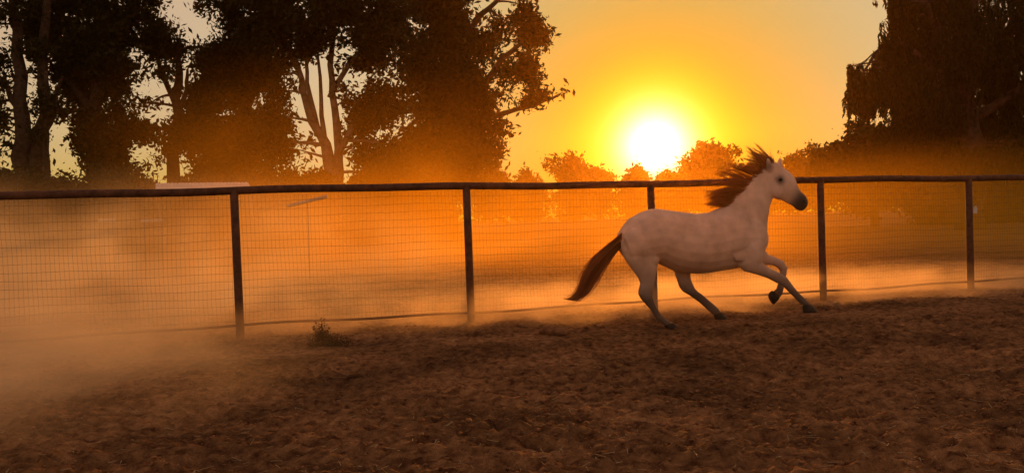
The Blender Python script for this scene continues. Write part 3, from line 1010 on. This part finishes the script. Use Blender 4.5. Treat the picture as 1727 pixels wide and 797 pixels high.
make_tree('weeping_tree', 'huge dark weeping tree filling the upper right corner', 'tree', (1640, 345), 48,
          [[(1640, 345, 26), (1638, 270, 22), (1632, 190, 17), (1630, 110, 13), (1640, 20, 9), (1650, -80, 5)], [(1634, 180, 12), (1570, 110, 8), (1520, 70, 5), (1490, 80, 3)], [(1632, 150, 11), (1700, 80, 8), (1760, 40, 5)],
           [(1634, 120, 9), (1580, 40, 6), (1550, -10, 4)], [(1636, 200, 9), (1720, 150, 6), (1780, 130, 4)]],
          [(1500, 74, 16, 10, 14), (1512, 105, 34, 30, 80), (1450, 118, 16, 12, 16), (1470, 150, 34, 24, 60), (1440, 150, 10, 10, 9), (1545, 30, 44, 40, 110), (1520, 8, 16, 10, 10), (1600, 0, 60, 60, 170), (1560, 100, 60, 60, 200), (1630, 90, 60, 60, 200),
           (1700, 40, 60, 70, 190), (1690, 140, 60, 60, 190), (1600, 180, 70, 50, 190), (1530, 170, 50, 44, 120), (1680, 220, 70, 50, 170), (1760, 100, 60, 90, 150), (1760, 210, 60, 60, 120), (1640, -80, 110, 60, 180), (1570, 240, 60, 36, 110), (1640, 265, 60, 30, 90), (1830, 150, 60, 90, 120), (1600, 285, 60, 30, 90), (1690, 290, 60, 30, 90), (1640, 230, 60, 40, 110), (1520, 230, 40, 36, 70)],
          leaf=.095, seed=31, gap=-.27, weep=True, per=30, thick=2.5, mat=M_leaf)
make_tree('rounded_shrub', 'large rounded shrub at the left foot of the weeping tree', 'shrub', (1470, 347), 60,
          [[(1475, 347, 7), (1474, 300, 6), (1470, 260, 4), (1468, 235, 2)], [(1474, 300, 4), (1430, 262, 2)], [(1474, 300, 4), (1510, 265, 2)]],
          [(1470, 248, 36, 26, 60), (1430, 268, 34, 26, 60), (1510, 262, 36, 30, 60), (1405, 285, 20, 20, 24), (1460, 290, 60, 36, 110), (1530, 290, 40, 34, 60), (1400, 310, 26, 22, 30), (1500, 320, 60, 26, 60)],
          leaf=.12, seed=37, gap=-.4, spread=.3)

UNDER = 'low shrubs under the trees'
for i, (x, top, half, D, lbl) in enumerate((
        (-20, 285, 45, 46, 'low dark shrub at the far left edge under the twin trunks'),
        (108, 312, 30, 47, 'low dark shrub closing the foot of the bright gap'),
        (48, 305, 34, 47, 'low dark shrub just below the twin trunks'),
        (160, 300, 40, 48, 'low dark shrub at the foot of the dense broad tree'),
        (225, 296, 36, 50, 'low dark shrub left of the pale shelter roof'),
        (440, 292, 44, 52, 'low dark shrub right of the pale shelter roof'),
        (520, 298, 36, 50, 'low dark shrub left of the pale forked trunk'),
        (628, 292, 40, 54, 'low dark shrub right of the pale forked trunk'),
        (700, 290, 44, 56, 'low dark shrub left of the branch-reaching tree trunk'),
        (1590, 296, 50, 62, 'low dark shrub under the left side of the weeping tree'),
        (1700, 290, 60, 64, 'low dark shrub under the right side of the weeping tree'),
        (340, 298, 40, 50, 'low dark shrub rising behind the pale shelter roof'))):
    base = 357 - .028 * (x - 863) + 45
    make_tree('low_shrub', lbl, 'shrub', (x, base), D, [[(x, base, 3), (x + 2, base - 30, 2), (x, top + 25, 1)], [(x, base - 20, 2), (x - half * .6, top + 30, 1)], [(x, base - 20, 2), (x + half * .6, top + 30, 1)]],
              [(x, top + 20, half * .7, 18, 26), (x - half * .5, top + 36, half * .55, 24, 30), (x + half * .5, top + 34, half * .55, 24, 30), (x, top + 60, half, 34, 44), (x - half * .4, base - 25, half * .7, 26, 26), (x + half * .4, base - 25, half * .7, 26, 26)],
              leaf=.10, seed=200 + i, gap=-.4, per=30, group=UNDER)

FAR = 'far trees on the skyline'


def far_tree(name, label, x, top, half, D, seed, extra=(), mat=None, gap=-.14):
    base = 357 - .028 * (x - 863) + 7
    h = base - top
    bl = [(x, top + h * .25, half * .6, h * .22, 40), (x - half * .45, top + h * .42, half * .5, h * .22, 34), (x + half * .45, top + h * .40, half * .5, h * .22, 34),
          (x, top + h * .6, half * .9, h * .25, 60), (x - half * .5, top + h * .78, half * .5, h * .2, 26), (x + half * .5, top + h * .78, half * .5, h * .2, 26)] + list(extra)
    make_tree(name, label, 'tree', (x, base), D, [[(x, base, 3), (x + 1, base - h * .4, 2.4), (x, top + h * .3, 1.2)]], bl, leaf=.2 * D / 96, seed=seed, gap=gap, per=22, spread=.42 * D / 96, group=FAR, mat=mat or M_leaf2, twigs=2)


far_tree('far_tree', 'round-topped tree on the skyline right of the sun', 1192, 241, 27, 182, 41, [(1165, 285, 14, 20, 16), (1228, 265, 12, 16, 10)], gap=-.4)
far_tree('far_tree', 'bushy tree on the skyline left of the sun', 968, 263, 18, 176, 43, [(938, 280, 16, 14, 14)])
far_tree('far_tree', 'small open tree low on the skyline just below the sun', 1075, 291, 18, 188, 47)
far_tree('far_tree', 'thin sparse tree on the skyline between bushy tree and sun', 1010, 272, 16, 186, 53, gap=.02)
far_tree('far_tree', 'small tree on the skyline just ahead of the horse brow', 1346, 262, 22, 172, 59)
far_tree('far_tree', 'small leafy tree at the left foot of rounded shrub', 1385, 266, 17, 120, 61, [(1378, 255, 8, 12, 5)], gap=-.05)
far_tree('far_tree', 'low bushy tree on the skyline at the foot of the long branch', 828, 276, 24, 180, 67, gap=-.1)
far_tree('far_tree', 'low skyline bush left of the bushy tree', 888, 294, 22, 184, 71)
far_tree('far_tree', 'low skyline tree under the right side of the sun', 1128, 291, 20, 190, 73)
far_tree('far_tree', 'low skyline tree behind the flying mane', 1262, 284, 28, 190, 79)
far_tree('far_tree', 'skyline bush above the fence between mane and head', 1300, 282, 18, 186, 83)

# far hedge closing the horizon
rg = np.random.default_rng(91)
xs = rg.uniform(-215, 215, 42000)
hh = 7.2 + 2.8 * vnoise(xs * .08, xs * 0, 5) + 2.0 * vnoise(xs * .3, xs * 0, 6)
P_ = np.stack([xs, 198 + rg.normal(0, 2.4, len(xs)) + 6 * np.sin(xs * .03), hh * rg.random(len(xs)) ** .8], 1)
V, Fq = leaf_quads(P_, .48, rg)
o = np_mesh('far_hedge', V, Fq, M_scrub)
tag(o, 'low far-off line of scrub closing the horizon behind the fence', 'scrub', kind='stuff')

# ------------------------------------------------------------------ things beyond the fence
# open shelter with a pale sloping roof
D = 33
L, Rr = at(244, 300, D), at(402, 300, D)
wdt = Rr[0] - L[0]
shed = empty('open_shelter', ((L[0] + Rr[0]) / 2, D + 1.3, 0), R(21))
tag(shed, 'open shelter with pale sloping roof under the trees behind the left fence post', 'shelter')
ht = Rr[2] - .03
b = MB()
nseg = 26
for i in range(nseg):                           # corrugated sheet, front eave low
    x0, x1 = -wdt / 2 + wdt * i / nseg, -wdt / 2 + wdt * (i + 1) / nseg
    xm = (x0 + x1) / 2
    for xa, xb, za, zb in ((x0, xm, 0, .025), (xm, x1, .025, 0)):
        n = len(b.v)
        b.v += [np.array(p) for p in ((xa, -1.3, ht - .45 + za), (xb, -1.3, ht - .45 + zb), (xb, 1.3, ht + zb), (xa, 1.3, ht + za))]
        b.f.append((n, n + 1, n + 2, n + 3))
ro = b.build('roof', M_white, shed, False)
so_ = ro.modifiers.new('solid', 'SOLIDIFY')
so_.thickness = .012
b = MB()
b.box((-wdt / 2, -1.33, ht - .53), (wdt / 2, -1.305, ht - .44))
b.build('fascia', M_white, shed, False)
for x in (-.47, .28, .47):
    for y, z in ((-1.2, ht - .47), (1.2, ht - .06)):
        b = MB()
        b.tube([(wdt * x, y, -.2), (wdt * x, y, z)], .05, 8)
        b.build('post', M_dark, shed)

# two pale boards on stakes in front of the trees
for px, lbl in ((180, 'short pale board on two stakes, left one of the pair beyond the fence'), (256, 'short pale board on two stakes, right one of the pair beyond the fence')):
    D = 24
    c = at(px, 371, D)
    half = 18 * D / F * (1 if px > 200 else .8)
    r_ = empty('hitching_board', (c[0], D, 0))
    tag(r_, lbl, 'board', 'pale boards beyond the fence')
    b = MB()
    b.box((-half, -.02, c[2] - .05), (half, .02, c[2] + .05))
    b.build('board', M_pale, r_, False)
    for s in (-1, 1):
        b = MB()
        b.tube([(s * half * .8, .05, -.2), (s * half * .8, .05, c[2] + .03)], .028, 8)
        b.build('stake', M_dark, r_)

# pale slanting rail on a stake beyond the fence
D = 22
A_, B_ = at(484, 348, D), at(552, 331, D)
rail = empty('slanting_rail', ((A_[0] + B_[0]) / 2, D, 0))
tag(rail, 'short pale rail slanting up to the right behind the second fence bay', 'rail')
b = MB()
b.tube([(A_[0] - rail.location.x, 0, A_[2]), (B_[0] - rail.location.x, 0, B_[2])], .04, 8)
b.build('rail_pole', M_pale, rail)
b = MB()
b.tube([(0, .04, -.2), (0, .04, (A_[2] + B_[2]) / 2 + .02)], .012, 6)
b.build('stake', M_dark, rail)

# weed tuft and clod on the arena floor
gp = ground(548, 580)
rg = np.random.default_rng(5)
tuft = empty('weed_tuft', (gp[0], gp[1], gz(gp[0], gp[1])))
tag(tuft, 'small dark weed tuft standing in the dust on the arena floor', 'weed')
b = MB()
for k in range(40):
    a, l = rg.uniform(0, 6.28), rg.uniform(.06, .17)
    tl = rg.uniform(.05, .9) ** 1.2
    d = np.array([math.cos(a) * tl, math.sin(a) * tl * .7, 1.0]) * l
    p0 = np.array([rg.normal(0, .05), rg.normal(0, .04), -.01])
    b.tube([p0, p0 + d * .6, p0 + d + np.array([d[0] * .3, d[1] * .3, -.02])], [.004, .003, .001], 3, cap=False)
b.build('stem', M_dark, tuft)
P_ = np.concatenate([rg.normal(0, 1, (1500, 3)) * np.array([.045, .05, .09]) + np.array([-.05, 0, .1]), rg.normal(0, 1, (1800, 3)) * np.array([.11, .07, .045]) + np.array([.06, 0, .05])])
P_[:, 2] = np.abs(P_[:, 2])
V, Fq = leaf_quads(P_, .011, rg)
np_mesh('foliage', V, Fq, leaf_mat('dry_weed', (.05, .032, .018), (.13, .085, .045), .15), tuft)
for px, py, s, lbl in ((937, 562, .12, 'dark lump of churned earth on the ground left of the hind hoof'), (1228 - 280, 561, .07, None)):
    if lbl is None:
        continue
    gp = ground(px, py)
    bm = bmesh.new()
    bmesh.ops.create_icosphere(bm, subdivisions=3, radius=s)
    for v in bm.verts:
        k = 1 + .5 * float(vnoise(np.array([v.co.x * 14 + 5]), np.array([v.co.y * 14 + v.co.z * 9]), 3)[0])
        v.co = Vector((v.co.x * 1.5, v.co.y, v.co.z * .55)) * k
    me = bpy.data.meshes.new('earth_clod')
    bm.to_mesh(me)
    bm.free()
    me.materials.append(M_clod)
    o = bpy.data.objects.new('earth_clod', me)
    C.objects.link(o)
    o.location = (gp[0], gp[1], gz(gp[0], gp[1]) + .02)
    tag(o, lbl, 'clod')

# ------------------------------------------------------------------ haze and dust
def volume_box(name, lo, hi, mat, unit=False):
    c = [(a + b_) / 2 for a, b_ in zip(lo, hi)]
    h = [(b_ - a) / 2 for a, b_ in zip(lo, hi)]
    b = MB()
    b.box((-1, -1, -1), (1, 1, 1))
    o = b.build(name, mat, None, False)
    o.location, o.scale = c, h
    return o


mt, t, out = new_mat('haze_air')
pv = N(t, 'ShaderNodeVolumePrincipled')
pv.inputs['Color'].default_value = (1.0, 0.52, 0.08, 1)
pv.inputs['Density'].default_value = 0.00018
pv.inputs['Anisotropy'].default_value = 0.88
t.links.new(pv.outputs[0], out.inputs['Volume'])
o = volume_box('haze', (-245, -65, -1.4), (245, 335, 30), mt)
tag(o, 'thin warm dusty haze hanging over the whole place', 'haze', kind='stuff')


TAN, PALE, AMBER = (1.0, .92, .78), (1.0, .82, .60), (1.0, .58, .05)


def dust(lo, hi, label, fields, step, aniso, freq, rz=0.0, stretch=1.0, seed=1.0):
    """a box of air round soft billows that are centred on the ground, their lower halves buried"""
    o_ = volume_box('dust_cloud', lo, hi, dust_mat('dust', fields, step, aniso, ((freq, stretch, seed),)))
    o_.rotation_euler = (0, 0, rz)
    return tag(o_, label, 'dust', kind='stuff')


lo, hi = (-17, 10.2, -2.6), (1.6, 16.9, 2.6)
dust((-17, 10.2, -.4), (1.6, 16.9, 2.6), 'thick tan dust cloud drifting over the left half of the fence', [(lo, hi, 0, .36, TAN, 0, .39, .61, .15)], .35, .62, .75, seed=2)
lo, hi = (-8.5, 11.6, -.62), (14.5, 15.0, .62)
dust((-8.5, 11.6, -.3), (14.5, 15.0, .62), 'low puffs of dust kicked up along the foot of the fence', [(lo, hi, FANG, 1.1, PALE, 0, .44, .62, .10)], .3, .62, 1.5, FANG, 1.5, 5)
lo, hi = (-9.6, 3.4, -.9), (-1.4, 13.0, .9)
dust((-9.6, 3.4, -.3), (-1.4, 10.15, .9), 'thin veil of dust over the ground at lower left', [(lo, hi, 0, .8, TAN, 0, .34, .68, .1)], .5, .62, .9, seed=14)
dust((-30, 17.0, -.5), (42, 44.5, 6.6), 'broad amber bank of dust hanging beyond the fence',
     [((-17, 12, -6.5), (5, 42, 6.5), 0, .040, AMBER, 0, .38, .68, .05), ((-30, 8, -3.4), (42, 44, 3.4), 0, .05, AMBER, 0, .25, .75, .45)], .3, .5, .25, seed=9)
